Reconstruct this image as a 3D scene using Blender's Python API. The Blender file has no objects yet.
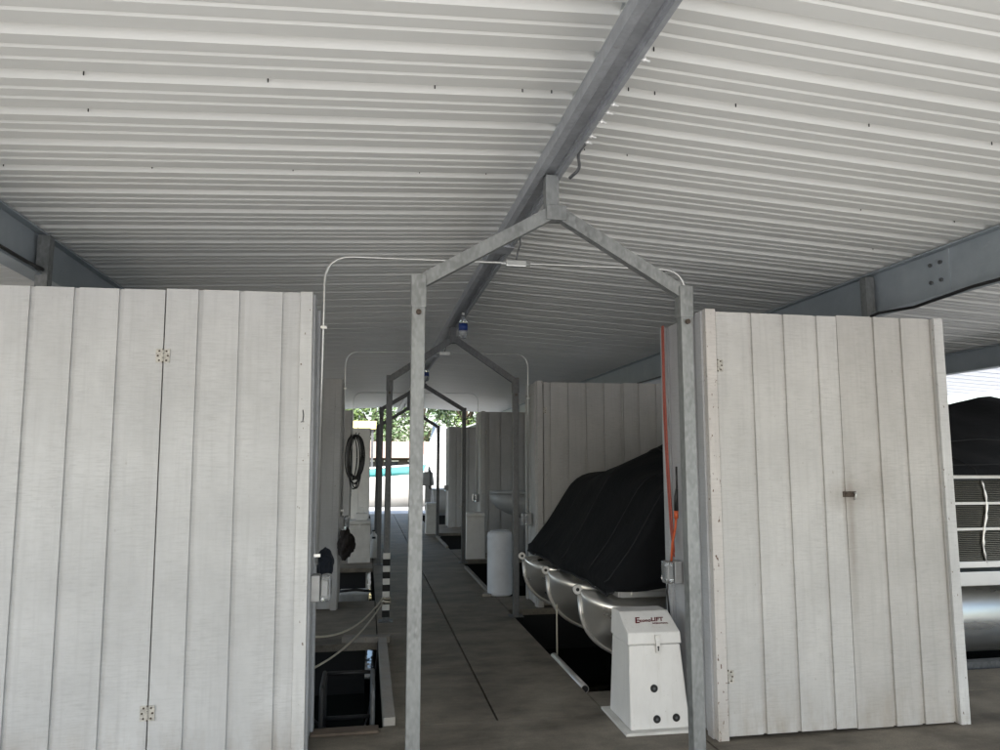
import bpy, bmesh, math, random
from mathutils import Vector, Matrix, noise as mnoise
R = math.radians
random.seed(7)
scene = bpy.context.scene
COL = scene.collection

# ---------------------------------------------------------------- helpers
class MB:
    """collects shapes into one bmesh, then links them as ONE mesh object"""
    def __init__(s): s.bm = bmesh.new()
    def box(s, x0, x1, y0, y1, z0, z1, bev=0):
        vs = [s.bm.verts.new((x, y, z)) for z in (z0, z1) for y in (y0, y1) for x in (x0, x1)]
        fs = [s.bm.faces.new([vs[i] for i in q]) for q in
              ((0,2,3,1),(4,5,7,6),(0,1,5,4),(2,6,7,3),(0,4,6,2),(1,3,7,5))]
        if bev:
            es = list({e for f in fs for e in f.edges})
            bmesh.ops.bevel(s.bm, geom=es, offset=bev, segments=2, profile=.6, affect='EDGES')
        return s
    def bar(s, a, b, w, h, up=(0,0,1)):
        """rectangular bar from a to b; w across, h along 'up'"""
        a, b = Vector(a), Vector(b); d = (b-a).normalized(); up = Vector(up)
        sx = d.cross(up)
        if sx.length < 1e-4: sx = d.cross(Vector((0,1,0)))
        sx.normalize(); sy = sx.cross(d).normalized()
        r = []
        for p in (a, b):
            r.append([s.bm.verts.new(p+sx*(w/2*i)+sy*(h/2*j)) for i, j in ((-1,-1),(1,-1),(1,1),(-1,1))])
        s.bm.faces.new(r[0][::-1]); s.bm.faces.new(r[1])
        for i in range(4):
            k = (i+1) % 4
            s.bm.faces.new([r[0][i], r[0][k], r[1][k], r[1][i]])
        return s
    def loft(s, rings, cap=True, closed=True):
        vr = [[s.bm.verts.new(p) for p in ring] for ring in rings]
        n = len(vr[0])
        for a, b in zip(vr, vr[1:]):
            for i in range(n if closed else n-1):
                k = (i+1) % n
                f = s.bm.faces.new([a[i], a[k], b[k], b[i]]); f.smooth = True
        if cap and closed:
            s.bm.faces.new(vr[0][::-1]); s.bm.faces.new(vr[-1])
        return s
    def tube(s, pts, r, n=8, cap=True):
        pts = [Vector(p) for p in pts]
        ref = Vector((0.13, 0.31, 1)).normalized()
        rings = []
        nrm = None
        for i, p in enumerate(pts):
            d = (pts[min(i+1, len(pts)-1)] - pts[max(i-1, 0)]).normalized()
            if nrm is None:
                nrm = d.cross(ref if abs(d.dot(ref)) < .95 else Vector((1,0,0))).normalized()
            else:
                nrm = (nrm - d*nrm.dot(d)).normalized()
            b = d.cross(nrm)
            rr = r[i] if isinstance(r, (list, tuple)) else r
            rings.append([p + (nrm*math.cos(2*math.pi*k/n) + b*math.sin(2*math.pi*k/n))*rr for k in range(n)])
        return s.loft(rings, cap)
    def cyl(s, a, b, r, n=16): return s.tube([a, b], r, n)
    def lathe(s, c, prof, n=24):
        c = Vector(c)
        return s.loft([[c + Vector((r*math.cos(2*math.pi*k/n), r*math.sin(2*math.pi*k/n), z)) for k in range(n)] for r, z in prof])
    def prism(s, pts, axis, lo, hi):
        """2D outline extruded along an axis ('x','y','z')"""
        def P(u, v, w): return {'x': (w,u,v), 'y': (u,w,v), 'z': (u,v,w)}[axis]
        a = [s.bm.verts.new(P(u, v, lo)) for u, v in pts]
        b = [s.bm.verts.new(P(u, v, hi)) for u, v in pts]
        s.bm.faces.new(a); s.bm.faces.new(b[::-1])
        for i in range(len(pts)):
            k = (i+1) % len(pts)
            s.bm.faces.new([a[k], a[i], b[i], b[k]])
        return s
    def build(s, name, mat, parent=None, smooth=None, loc=None):
        bmesh.ops.recalc_face_normals(s.bm, faces=s.bm.faces[:])
        me = bpy.data.meshes.new(name); s.bm.to_mesh(me); s.bm.free()
        if mat: me.materials.append(mat)
        o = bpy.data.objects.new(name, me); COL.objects.link(o)
        if smooth:
            for p in me.polygons: p.use_smooth = True
        if parent: o.parent = parent
        if loc: o.location = loc
        return o

def tag(o, label=None, cat=None, group=None, kind=None):
    if label: o['label'] = label
    if cat: o['category'] = cat
    if group: o['group'] = group
    if kind: o['kind'] = kind
    return o
def thing(name, label, cat, loc=(0,0,0), group=None, rot=(0,0,0)):
    o = bpy.data.objects.new(name, None); COL.objects.link(o)
    o.location = loc; o.rotation_euler = rot; o.empty_display_size = .1
    return tag(o, label, cat, group)
def copy_tree(o, parent=None):
    c = o.copy(); COL.objects.link(c); c.parent = parent
    for ch in list(o.children): copy_tree(ch, c)
    return c
def fillet(pts, r, n=6):
    pts = [Vector(p) for p in pts]; out = [pts[0]]
    for a, p, b in zip(pts, pts[1:], pts[2:]):
        u, v = (a-p), (b-p); k = min(r, u.length*.45, v.length*.45)
        A, B = p+u.normalized()*k, p+v.normalized()*k
        for i in range(n+1):
            t = i/n
            out.append(A*(1-t)**2 + p*2*t*(1-t) + B*t*t)
    out.append(pts[-1]); return out
def sag(a, b, drop, n=14):
    a, b = Vector(a), Vector(b)
    return [a.lerp(b, i/n) - Vector((0,0,drop*4*(i/n)*(1-i/n))) for i in range(n+1)]

# ---------------------------------------------------------------- materials
def new_mat(name):
    m = bpy.data.materials.new(name); m.use_nodes = True
    nt = m.node_tree; b = nt.nodes['Principled BSDF']
    return m, nt, b
def nd(nt, t, **kw):
    n = nt.nodes.new(t)
    for k, v in kw.items():
        if k in n.inputs: n.inputs[k].default_value = v
        else: setattr(n, k, v)
    return n
def coords(nt, scale, kind='Object'):
    tc = nd(nt, 'ShaderNodeTexCoord'); mp = nd(nt, 'ShaderNodeMapping')
    mp.inputs['Scale'].default_value = scale
    nt.links.new(tc.outputs[kind], mp.inputs['Vector']); return mp.outputs['Vector']
def noise(nt, vec, scale, detail=4, rough=.6):
    n = nd(nt, 'ShaderNodeTexNoise', Scale=scale, Detail=detail, Roughness=rough)
    nt.links.new(vec, n.inputs['Vector']); return n.outputs['Fac']
def ramp(nt, fac, stops):
    r = nd(nt, 'ShaderNodeValToRGB'); e = r.color_ramp.elements
    while len(e) < len(stops): e.new(.5)
    for el, (p, c) in zip(e, stops):
        el.position = p; el.color = (*c, 1) if len(c) == 3 else c
    nt.links.new(fac, r.inputs['Fac']); return r.outputs['Color']
def mix(nt, fac, a, b, mode='MIX'):
    m = nd(nt, 'ShaderNodeMix', data_type='RGBA', blend_type=mode)
    for sock, v in ((m.inputs[0], fac), (m.inputs[6], a), (m.inputs[7], b)):
        if isinstance(v, (int, float)): sock.default_value = v
        elif isinstance(v, tuple): sock.default_value = (*v, 1)
        else: nt.links.new(v, sock)
    return m.outputs[2]
def bump(nt, b, h, strength, dist=.01):
    n = nd(nt, 'ShaderNodeBump', Strength=strength, Distance=dist)
    nt.links.new(h, n.inputs['Height']); nt.links.new(n.outputs['Normal'], b.inputs['Normal'])

def plain(name, col, rough=.5, metal=0, var=.12, scale=30, bmp=0):
    m, nt, b = new_mat(name)
    v = coords(nt, (1,1,1)); f = noise(nt, v, scale, 5)
    c = ramp(nt, f, [(.3, tuple(x*(1-var) for x in col)), (.7, tuple(min(1, x*(1+var)) for x in col))])
    nt.links.new(c, b.inputs['Base Color'])
    b.inputs['Roughness'].default_value = rough; b.inputs['Metallic'].default_value = metal
    if bmp: bump(nt, b, f, bmp)
    return m

def painted_wood(name, col, worn=.5, warm=(.45,.36,.26), stain=None):
    """light grey painted rough-sawn plywood: short saw marks across, brush streaks up, flaked specks, dirt"""
    m, nt, b = new_mat(name)
    across = noise(nt, coords(nt, (11, 11, 95)), 1.0, 5, .65)
    along = noise(nt, coords(nt, (30, 30, 1.6)), 1.0, 4, .6)
    big = noise(nt, coords(nt, (1,1,.8)), 2.1, 6, .66)
    blot = noise(nt, coords(nt, (2.2,2.2,.7)), 2.6, 5, .7)
    speck = noise(nt, coords(nt, (55, 55, 24)), 1.0, 3, .5)
    scuff = noise(nt, coords(nt, (7, 7, 34)), 1.0, 6, .78)
    base = ramp(nt, big, [(.28, tuple(x*.80 for x in col)), (.72, tuple(min(1, x*1.07) for x in col))])
    gate = mix(nt, ramp(nt, blot, [(.36, (.15,)*3), (.6, (1,1,1))]), (0.,0.,0.), ramp(nt, across, [(.34, (.55,)*3), (.54, (0,0,0))]))
    base = mix(nt, gate, base, tuple(x*.70 for x in col))
    base = mix(nt, ramp(nt, along, [(.50, (0,0,0)), (.76, (.5,)*3)]), base, tuple(x*.74 for x in col))
    base = mix(nt, ramp(nt, scuff, [(.64, (0,0,0)), (.74, (min(1,.5*worn+.1),)*3)]), base, tuple(min(1, c*1.22) for c in col))
    base = mix(nt, ramp(nt, speck, [(.725-.055*worn, (0,0,0)), (.765-.055*worn, (min(1,worn),)*3)]), base, tuple(x*.42 for x in warm))
    low = nd(nt, 'ShaderNodeSeparateXYZ'); nt.links.new(coords(nt, (1,1,1)), low.inputs[0])
    def mr(sock, a, b_, lo, hi):
        r = nd(nt, 'ShaderNodeMapRange'); nt.links.new(sock, r.inputs[0])
        for k, v in zip((1,2,3,4), (a, b_, lo, hi)): r.inputs[k].default_value = v
        return r.outputs[0]
    def mul(p, q):
        k = nd(nt, 'ShaderNodeMath', operation='MULTIPLY')
        for n_, v in ((0,p),(1,q)):
            if isinstance(v, (int, float)): k.inputs[n_].default_value = v
            else: nt.links.new(v, k.inputs[n_])
        return k.outputs[0]
    splash = mul(mr(low.outputs[2], .02, .30, 1, 0), ramp(nt, blot, [(.42, (0,0,0)), (.7, (.75,)*3)]))
    base = mix(nt, splash, base, (.33,.28,.22))
    for sx, sz, rx, rz, amt in (stain or ()):
        mp = nd(nt, 'ShaderNodeVectorMath', operation='MULTIPLY_ADD')
        nt.links.new(coords(nt, (1,1,1)), mp.inputs[0])
        mp.inputs[1].default_value = (1/rx, 0, 1/rz); mp.inputs[2].default_value = (-sx/rx, 0, -sz/rz)
        ln = nd(nt, 'ShaderNodeVectorMath', operation='LENGTH'); nt.links.new(mp.outputs[0], ln.inputs[0])
        k = mul(mr(ln.outputs['Value'], .15, 1.0, amt, 0), ramp(nt, blot, [(.3, (.25,)*3), (.62, (1,1,1))]))
        base = mix(nt, k, base, (.21,.175,.14))
    nt.links.new(base, b.inputs['Base Color'])
    b.inputs['Roughness'].default_value = .62
    mx = nd(nt, 'ShaderNodeMath', operation='ADD'); nt.links.new(across, mx.inputs[0]); nt.links.new(along, mx.inputs[1])
    bump(nt, b, mx.outputs[0], .4, .003)
    return m

def galvanised(name, col=(.225,.235,.235), lo=.68, hi=1.3, scale=80):
    m, nt, b = new_mat(name)
    v = nd(nt, 'ShaderNodeTexVoronoi', Scale=scale, feature='SMOOTH_F1'); nt.links.new(coords(nt, (1,1,.55)), v.inputs['Vector'])
    f2 = noise(nt, coords(nt, (1,1,.3)), 9, 5, .65)
    sp = ramp(nt, v.outputs['Color'], [(0, tuple(c*lo for c in col)), (1, tuple(c*hi for c in col))])
    c = mix(nt, ramp(nt, f2, [(.42, (0,0,0)), (.7, (.65,)*3)]), sp, tuple(min(1,x*1.35) for x in col))
    rst = noise(nt, coords(nt, (1,1,1)), 14, 6, .7)
    c = mix(nt, ramp(nt, rst, [(.66, (0,0,0)), (.78, (.5,)*3)]), c, (.17,.12,.085))
    nt.links.new(c, b.inputs['Base Color'])
    b.inputs['Metallic'].default_value = .35; b.inputs['Roughness'].default_value = .5
    bump(nt, b, f2, .12, .004)
    return m

M = {}
M['shed'] = painted_wood('painted_siding', (.56,.565,.565), .2)
M['shed_stained'] = painted_wood('stained_siding', (.56,.555,.54), .3, (.40,.30,.22), [(.07,1.38,.17,.13,.55),(.07,1.30,.03,.55,.7),(.09,1.9,.05,.6,.3),(.30,1.45,.12,.22,.25)])
M['shed_dingy'] = painted_wood('dingy_siding', (.50,.49,.47), .4, (.40,.30,.22), [(.07,1.38,.17,.13,.55),(.10,1.1,.04,.6,.5),(.30,1.45,.13,.25,.28)])
M['shed_grey'] = painted_wood('grey_siding', (.45,.45,.445), .4)
M['trim_grey'] = painted_wood('grey_trim', (.47,.47,.465), .7)
M['shed_lit'] = painted_wood('daylit_siding', (.78,.78,.76), .3)  # daylight on the farthest left shed, painted in as a lighter siding colour
M['trim'] = painted_wood('painted_trim', (.61,.615,.61), .9, (.30,.20,.13))
M['trim_worn'] = painted_wood('worn_trim', (.60,.575,.55), 1.3, (.34,.21,.15))
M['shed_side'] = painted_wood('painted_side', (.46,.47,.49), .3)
M['galv'] = galvanised('galvanised_tube')
M['galv_dark'] = galvanised('weathered_tube', (.11,.115,.12))
M['galv_ridge'] = galvanised('ridge_steel', (.36,.375,.40), .88, 1.12, 60)
M['bright'] = plain('bright_zinc', (.75,.75,.74), .35, .3)
M['conduit'] = plain('conduit', (.62,.63,.62), .35, .75, .06)
M['pvc'] = plain('white_pipe', (.78,.78,.76), .35, 0, .05)
M['black'] = plain('black_plastic', (.012,.012,.013), .45)
M['rust'] = plain('rusty_metal', (.085,.065,.052), .75, .3, .5, 120, .3)
M['brass'] = plain('aged_zinc', (.47,.455,.415), .55, .1, .35, 70, .2)
M['white'] = plain('white_gelcoat', (.74,.73,.71), .4, 0, .05, 9, .03)
M['white_soiled'] = plain('soiled_white_plastic', (.62,.61,.58), .5, 0, .14, 6, .04)
def m_grimy(name, col):
    m, nt, b = new_mat(name)
    big = noise(nt, coords(nt, (1,1,.5)), 7, 6, .65); drip = noise(nt, coords(nt, (38,38,2.2)), 1.0, 4, .6); sp = noise(nt, coords(nt, (1,1,1)), 75, 3, .5)
    c = ramp(nt, big, [(.3, tuple(x*.90 for x in col)), (.6, col)])
    c = mix(nt, ramp(nt, drip, [(.56, (0,0,0)), (.74, (.35,)*3)]), c, (.52,.49,.43))
    c = mix(nt, ramp(nt, sp, [(.70, (0,0,0)), (.74, (.5,)*3)]), c, (.36,.33,.29))
    nt.links.new(c, b.inputs['Base Color'])
    nt.links.new(ramp(nt, big, [(.3, (.32,)*3), (.7, (.55,)*3)]), b.inputs['Roughness'])
    return m
M['white_box'] = m_grimy('grimy_gelcoat', (.73,.72,.70))
M['barrel'] = plain('barrel_plastic', (.60,.63,.68), .45, 0, .10, 5)
M['box_grey'] = plain('grey_box', (.30,.305,.31), .45, .4, .1)
M['clear'] = None
M['float'] = plain('black_float', (.012,.012,.012), .8)
M['dark_steel'] = plain('dark_steel', (.035,.035,.036), .6, .3)
M['tape'] = plain('black_tape', (.008,.008,.008), .75)
M['rope'] = plain('rope', (.55,.51,.42), .9, 0, .25, 260, .4)
M['orange'] = plain('orange_cord', (.55,.10,.03), .55, 0, .12, 80)
M['red'] = plain('red_cord', (.36,.085,.06), .6, 0, .2, 80)
M['blue_tarp'] = plain('navy_tarp', (.007,.011,.02), .85, 0, .3, 30, .3)
M['jacket'] = plain('dark_cloth', (.016,.012,.011), .9, 0, .4, 30, .5)
M['brown_board'] = plain('brown_board', (.13,.10,.075), .75, 0, .35, 8, .3)
M['kerb'] = painted_wood('kerb_board', (.36,.345,.32), .8, (.1,.08,.06))
M['weathered'] = painted_wood('weathered_board', (.22,.205,.185), .8, (.1,.08,.06))
M['teal'] = plain('teal_gelcoat', (.10,.40,.40), .3)
M['yellow'] = plain('yellow_fascia', (.85,.76,.36), .5)
M['roof_brown'] = plain('clay_roof', (.42,.29,.24), .8, 0, .2, 6)
M['wall_dark'] = plain('dark_timber', (.06,.05,.045), .8)
M['glass_dark'] = plain('dark_glazing', (.02,.025,.03), .08)
M['sign_red'] = plain('lettering', (.12,.012,.02), .5)
M['pencil'] = plain('pencil_mark', (.05,.05,.055), .8)
M['grey_hull'] = plain('grey_hull_paint', (.36,.375,.385), .4, .1, .08, 6)
M['motor'] = plain('dark_motor', (.03,.03,.032), .4)
M['chair_grey'] = plain('grey_plastic', (.35,.36,.37), .5)

def m_clear(name, tint):
    m, nt, b = new_mat(name)
    f = noise(nt, coords(nt, (1,1,1)), 40, 3)
    nt.links.new(ramp(nt, f, [(.3, tuple(t*.9 for t in tint)), (.7, tint)]), b.inputs['Base Color'])
    b.inputs['Roughness'].default_value = .1; b.inputs['Transmission Weight'].default_value = .85
    b.inputs['IOR'].default_value = 1.4
    return m
M['clear'] = m_clear('clear_plastic', (.85,.88,.9))

def m_roof():
    m, nt, b = new_mat('white_roof_sheet')
    f = noise(nt, coords(nt, (.35,2.5,1)), 1.0, 5, .6)
    d = noise(nt, coords(nt, (1.2,14,1)), 1.0, 4, .7)
    c = ramp(nt, f, [(.3, (.665,.668,.645)), (.7, (.725,.728,.705))])
    c = mix(nt, ramp(nt, d, [(.62, (0,0,0)), (.8, (.4,.4,.4))]), c, (.62,.61,.57))
    nt.links.new(c, b.inputs['Base Color']); b.inputs['Roughness'].default_value = .5
    return m
M['roof'] = m_roof()
def m_fibre():
    m, nt, b = new_mat('white_translucent_sheet')
    f = noise(nt, coords(nt, (.5,3,1)), 1.0, 4)
    c = ramp(nt, f, [(.3, (.72,.73,.73)), (.7, (.82,.82,.82))])
    nt.links.new(c, b.inputs['Base Color']); b.inputs['Roughness'].default_value = .4
    t = nd(nt, 'ShaderNodeBsdfTranslucent'); nt.links.new(c, t.inputs['Color'])
    mx = nd(nt, 'ShaderNodeMixShader'); mx.inputs[0].default_value = .3
    nt.links.new(b.outputs[0], mx.inputs[1]); nt.links.new(t.outputs[0], mx.inputs[2])
    nt.links.new(mx.outputs[0], nt.nodes['Material Output'].inputs['Surface'])
    return m
M['fibre'] = m_fibre()

def m_beam():
    m, nt, b = new_mat('blue_grey_beam')
    f = noise(nt, coords(nt, (1,1,1)), 3, 6, .65)
    g = noise(nt, coords(nt, (1,.6,2)), 22, 5, .7)
    c = ramp(nt, f, [(.3, (.29,.33,.36)), (.7, (.38,.42,.45))])
    c = mix(nt, ramp(nt, g, [(.6, (0,0,0)), (.72, (.4,.4,.4))]), c, (.45,.465,.48))
    nt.links.new(c, b.inputs['Base Color']); b.inputs['Roughness'].default_value = .5; b.inputs['Metallic'].default_value = .1
    return m
M['beam'] = m_beam()

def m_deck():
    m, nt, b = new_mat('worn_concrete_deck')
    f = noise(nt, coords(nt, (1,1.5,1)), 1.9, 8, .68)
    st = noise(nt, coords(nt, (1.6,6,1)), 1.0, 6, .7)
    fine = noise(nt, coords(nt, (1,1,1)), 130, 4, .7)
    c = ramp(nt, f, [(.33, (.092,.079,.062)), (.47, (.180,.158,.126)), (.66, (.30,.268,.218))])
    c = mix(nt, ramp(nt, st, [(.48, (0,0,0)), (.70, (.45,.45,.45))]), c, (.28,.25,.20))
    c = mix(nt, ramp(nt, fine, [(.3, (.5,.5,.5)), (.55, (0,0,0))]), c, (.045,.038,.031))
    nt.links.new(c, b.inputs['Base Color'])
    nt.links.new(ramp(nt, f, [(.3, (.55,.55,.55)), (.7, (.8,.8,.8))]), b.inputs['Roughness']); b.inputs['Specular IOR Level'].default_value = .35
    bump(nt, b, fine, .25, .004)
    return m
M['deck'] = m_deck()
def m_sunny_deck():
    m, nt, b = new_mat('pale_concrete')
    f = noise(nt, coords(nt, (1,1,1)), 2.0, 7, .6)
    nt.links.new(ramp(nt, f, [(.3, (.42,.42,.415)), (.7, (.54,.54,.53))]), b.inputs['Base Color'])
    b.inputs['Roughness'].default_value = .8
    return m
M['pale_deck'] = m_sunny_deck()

def m_alu(name, col=(.60,.59,.57), rough=.26):
    m, nt, b = new_mat(name)
    f = noise(nt, coords(nt, (1, 6, 6)), 1.5, 3, .5)
    g = noise(nt, coords(nt, (1,1,1)), 4, 5, .6)
    c = ramp(nt, g, [(.3, tuple(x*.92 for x in col)), (.7, col)])
    nt.links.new(c, b.inputs['Base Color']); b.inputs['Metallic'].default_value = .9
    nt.links.new(ramp(nt, f, [(.3, (rough*.75,)*3), (.7, (rough*1.35,)*3)]), b.inputs['Roughness'])
    return m
M['alu'] = m_alu('brushed_aluminium', (.70,.69,.66), .32)
M['alu_pale'] = m_alu('satin_aluminium', (.74,.73,.71), .42)

def m_cloth():
    m, nt, b = new_mat('black_cover_cloth')
    f = noise(nt, coords(nt, (1,1,1)), 3.5, 6, .65)
    w = nd(nt, 'ShaderNodeTexNoise', Scale=260, Detail=2); nt.links.new(coords(nt, (1,1,1)), w.inputs['Vector'])
    nt.links.new(ramp(nt, f, [(.3, (.0030,.0036,.0052)), (.72, (.0058,.0067,.0088))]), b.inputs['Base Color'])
    b.inputs['Roughness'].default_value = .85; b.inputs['Specular IOR Level'].default_value = .25
    ad = nd(nt, 'ShaderNodeMath', operation='ADD'); nt.links.new(f, ad.inputs[0]); nt.links.new(w.outputs['Fac'], ad.inputs[1])
    bump(nt, b, f, .5, .03)
    return m
M['cloth'] = m_cloth()
M['seam'] = plain('cover_seam', (.012,.013,.015), .8, 0, .2)

def m_water():
    m, nt, b = new_mat('lake_water')
    f = noise(nt, coords(nt, (1,1,1)), 2.3, 4, .55)
    nt.links.new(ramp(nt, f, [(.3, (.004,.007,.006)), (.7, (.008,.012,.010))]), b.inputs['Base Color'])
    b.inputs['Roughness'].default_value = .04
    bump(nt, b, f, .12, .03)
    return m
M['water'] = m_water()
def m_ground():
    m, nt, b = new_mat('grassy_bank')
    f = noise(nt, coords(nt, (1,1,1)), .8, 8, .65)
    nt.links.new(ramp(nt, f, [(.3, (.05,.075,.025)), (.7, (.12,.14,.05))]), b.inputs['Base Color'])
    b.inputs['Roughness'].default_value = .9
    return m
M['grass'] = m_ground()
def m_leaf(name, a, bb):
    m, nt, b = new_mat(name)
    f = noise(nt, coords(nt, (1,1,1)), 1.6, 4, .6)
    nt.links.new(ramp(nt, f, [(.3, a), (.7, bb)]), b.inputs['Base Color'])
    b.inputs['Roughness'].default_value = .6
    b.inputs['Subsurface Weight'].default_value = 0
    return m
M['leaf'] = m_leaf('green_leaf', (.09,.15,.055), (.17,.25,.09))
M['leaf_dark'] = m_leaf('dark_leaf', (.06,.11,.05), (.12,.18,.08))
M['bark'] = plain('bark', (.09,.07,.05), .9, 0, .4, 12, .6)

# ---------------------------------------------------------------- setting
WZ = -.45                                            # water level
m = MB(); v = [m.bm.verts.new(p) for p in ((-400,-400,WZ),(400,-400,WZ),(400,400,WZ),(-400,400,WZ))]; m.bm.faces.new(v)
tag(m.build('water', M['water']), kind='structure')
m = MB()
m.box(-120, 120, 42, 160, -1, .35)
tag(m.build('shore_ground', M['grass']), kind='structure')

def slabs(x0, x1, y0, y1, nx, ny, gap=.012, ygap=.006, z=0, under=.32):
    m = MB()
    dx, dy = (x1-x0)/nx, (y1-y0)/ny
    for i in range(nx):
        for j in range(ny):
            m.box(x0+i*dx+(gap/2 if i else 0), x0+(i+1)*dx-(gap/2 if i < nx-1 else 0),
                  y0+j*dy+(ygap/2 if j else 0), y0+(j+1)*dy-(ygap/2 if j < ny-1 else 0), z-.06, z+random.uniform(-.0003,.0003))
    f = MB().box(x0+.10, x1-.10, y0+.10, y1-.10, -.62, z-.066).build('dock_float', M['float']); tag(f, kind='structure')
    return m
tag(slabs(-8, 9.4, 1.0, 4.64, 7, 2, .014, .008).build('dock_platform', M['deck']), kind='structure')
tag(slabs(.13, 1.52, 4.643, 23.0, 2, 15, .014, .006).build('dock_walkway', M['deck']), kind='structure')
tag(slabs(-16, 17, -12.0, .99, 11, 6).build('dock_approach', M['pale_deck']), kind='structure')
m = MB(); m.box(-90, 90, -120, -12.01, -1.2, -.02)
tag(m.build('bounce_ground', M['pale_deck']), kind='structure')  # unseen pale ground behind the camera, added to bounce sunlight onto the roof
tag(slabs(-16, 16, 23.01, 26.4, 12, 2).build('cross_dock', M['pale_deck']), kind='structure')
tag(slabs(-13.5, -8.02, 1.2, 20.5, 3, 6).build('bounce_dock', M['pale_deck']), kind='structure')  # unseen pale slab added to bounce sunlight up to the ceiling
tag(slabs(10.6, 16.5, 1.2, 22.5, 3, 6).build('bounce_dock', M['pale_deck']), kind='structure')  # right-hand slab, likewise added for bounce light under the roof
piers = [(1.53, 9.4, 4.65, 5.08), (1.53, 9.4, 7.95, 8.75), (1.53, 9.4, 12.0, 13.5), (1.53, 9.4, 16.6, 18.9),
         (-8, .12, 6.75, 8.75), (-8, .12, 11.4, 13.6), (-8, .12, 17.0, 20.4)]
for x0, x1, y0, y1 in piers:
    tag(slabs(x0, x1, y0, y1, 4, 1).build('finger_pier', M['deck']), kind='structure')

# ---------------------------------------------------------------- roof, beams, posts
RX, RZ, SL = .86, 3.175, .055
Y0R, Y1R = -2.3, 21.4
prof = []                                             # (dy, dz) of one 0.31 m period, seen from below as recesses
for dy, dz in ((0,0),(.012,.040),(.040,.040),(.072,0),(.130,0),(.135,.008),(.148,.008),(.158,0),(.212,0),(.217,.008),(.230,.008),(.240,0)):
    prof.append((dy, dz))
PER = .31
roof = thing('metal_roof', 'low white corrugated metal canopy roof spanning over the whole dock', 'roof')
def roof_side(x_eave, x_in=RX, mat=None):
    mb = MB(); ys = []
    k0 = int(math.floor((Y0R-2.21)/PER)); k1 = int((Y1R-2.21)/PER)
    for k in range(k0, k1+1):
        for dy, dz in prof: ys.append((2.21+k*PER-.035+dy+(.09 if x_eave < RX else 0), dz))
    n = 6; rows = []
    for i in range(n+1):
        x = x_in + (x_eave-x_in)*i/n
        zb = RZ - SL*abs(x-RX)
        rows.append([mb.bm.verts.new((x, y, zb+dz+.002*math.sin(y*.9+x*1.1))) for y, dz in ys])
    for a, b in zip(rows, rows[1:]):
        for j in range(len(ys)-1):
            mb.bm.faces.new([a[j], a[j+1], b[j+1], b[j]])
    return mb.build('roof_sheet' if mat is None else 'translucent_sheet', mat or M['roof'], roof)
roof_side(6.85); roof_side(-5.15)
roof_side(9.7, 6.852, M['fibre'])
mb = MB(); mb.prism([(RX-.2, RZ-SL*.2+.05), (RX, RZ+.065), (RX+.2, RZ-SL*.2+.05), (RX+.2, RZ-SL*.2+.054), (RX, RZ+.07), (RX-.2, RZ-SL*.2+.054)], 'y', Y0R, Y1R)
mb.build('ridge_cap', M['roof'], roof)
# screw tips that poke through the sheet (positions measured on the photograph's roof)
SCREWS = [(-1.12,2.93),(-.43,2.92),(.25,2.92),(-1.81,3.91),(-1.12,3.88),(-.42,3.9),(.25,3.87),(.62,3.84),(-1.21,3.26),(.76,2.9),(.63,2.91),
          (1.07,2.55),(1.08,2.87),(1.2,2.88),(1.58,2.87),(2.24,2.85),(2.89,2.84),(1.3,3.56),(1.07,3.48),(2.88,3.77),(3.52,3.74),(3.43,4.54),(-.9,5.2),(2.2,5.4)]
for x, y in SCREWS:
    k = round((y-2.21)/PER); k = round((y-2.24-(.09 if x < RX else 0))/PER); yy = 2.21+k*PER-.035+.05+(.09 if x < RX else 0)
    z = RZ-SL*abs(x-RX)
    MB().cyl((x, yy, z+.012), (x, yy, z+.032), .0026, 6).build('screw', M['black'], roof)

rb = thing('ridge_beam', 'long grey steel channel beam running down the middle under the roof ridge', 'beam', (RX, 0, 2.99))
mb = MB()
w = .065
mb.prism([(-w,0),(-w,.045),(-.018,.045),(-.018,.15),(.018,.15),(.018,.045),(w,.045),(w,0),(w-.020,0),(w-.020,.016),(w-.032,.016),(w-.032,.03),(-w+.040,.03),(-w+.040,.006),(-w+.034,.0)], 'y', Y0R+.05, Y1R-.1)
mb.build('channel', M['galv_ridge'], rb)
for y in (4.6, 9.7, 14.8):
    MB().box(-w-.004, w+.004, y, y+.16, -.004, .05).build('splice_plate', M['galv_ridge'], rb)
for y in (2.63, 2.70, 2.78, 2.92, 2.98, 2.30):
    mb = MB(); mb.cyl((w-.01, y, .006), (w+.030, y, -.004), .005, 8).cyl((w+.004, y, .003), (w+.014, y, .0), .011, 6)
    mb.build('bolt', M['bright'], rb)
mb = MB()
mb.tube(fillet([(.07,3.08,.075),(.11,3.1,.06),(.075,3.14,.02),(.105,3.2,-.03),(.07,3.26,-.055)], .03), .008, 6)
mb.build('hook', M['galv_dark'], rb)

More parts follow.
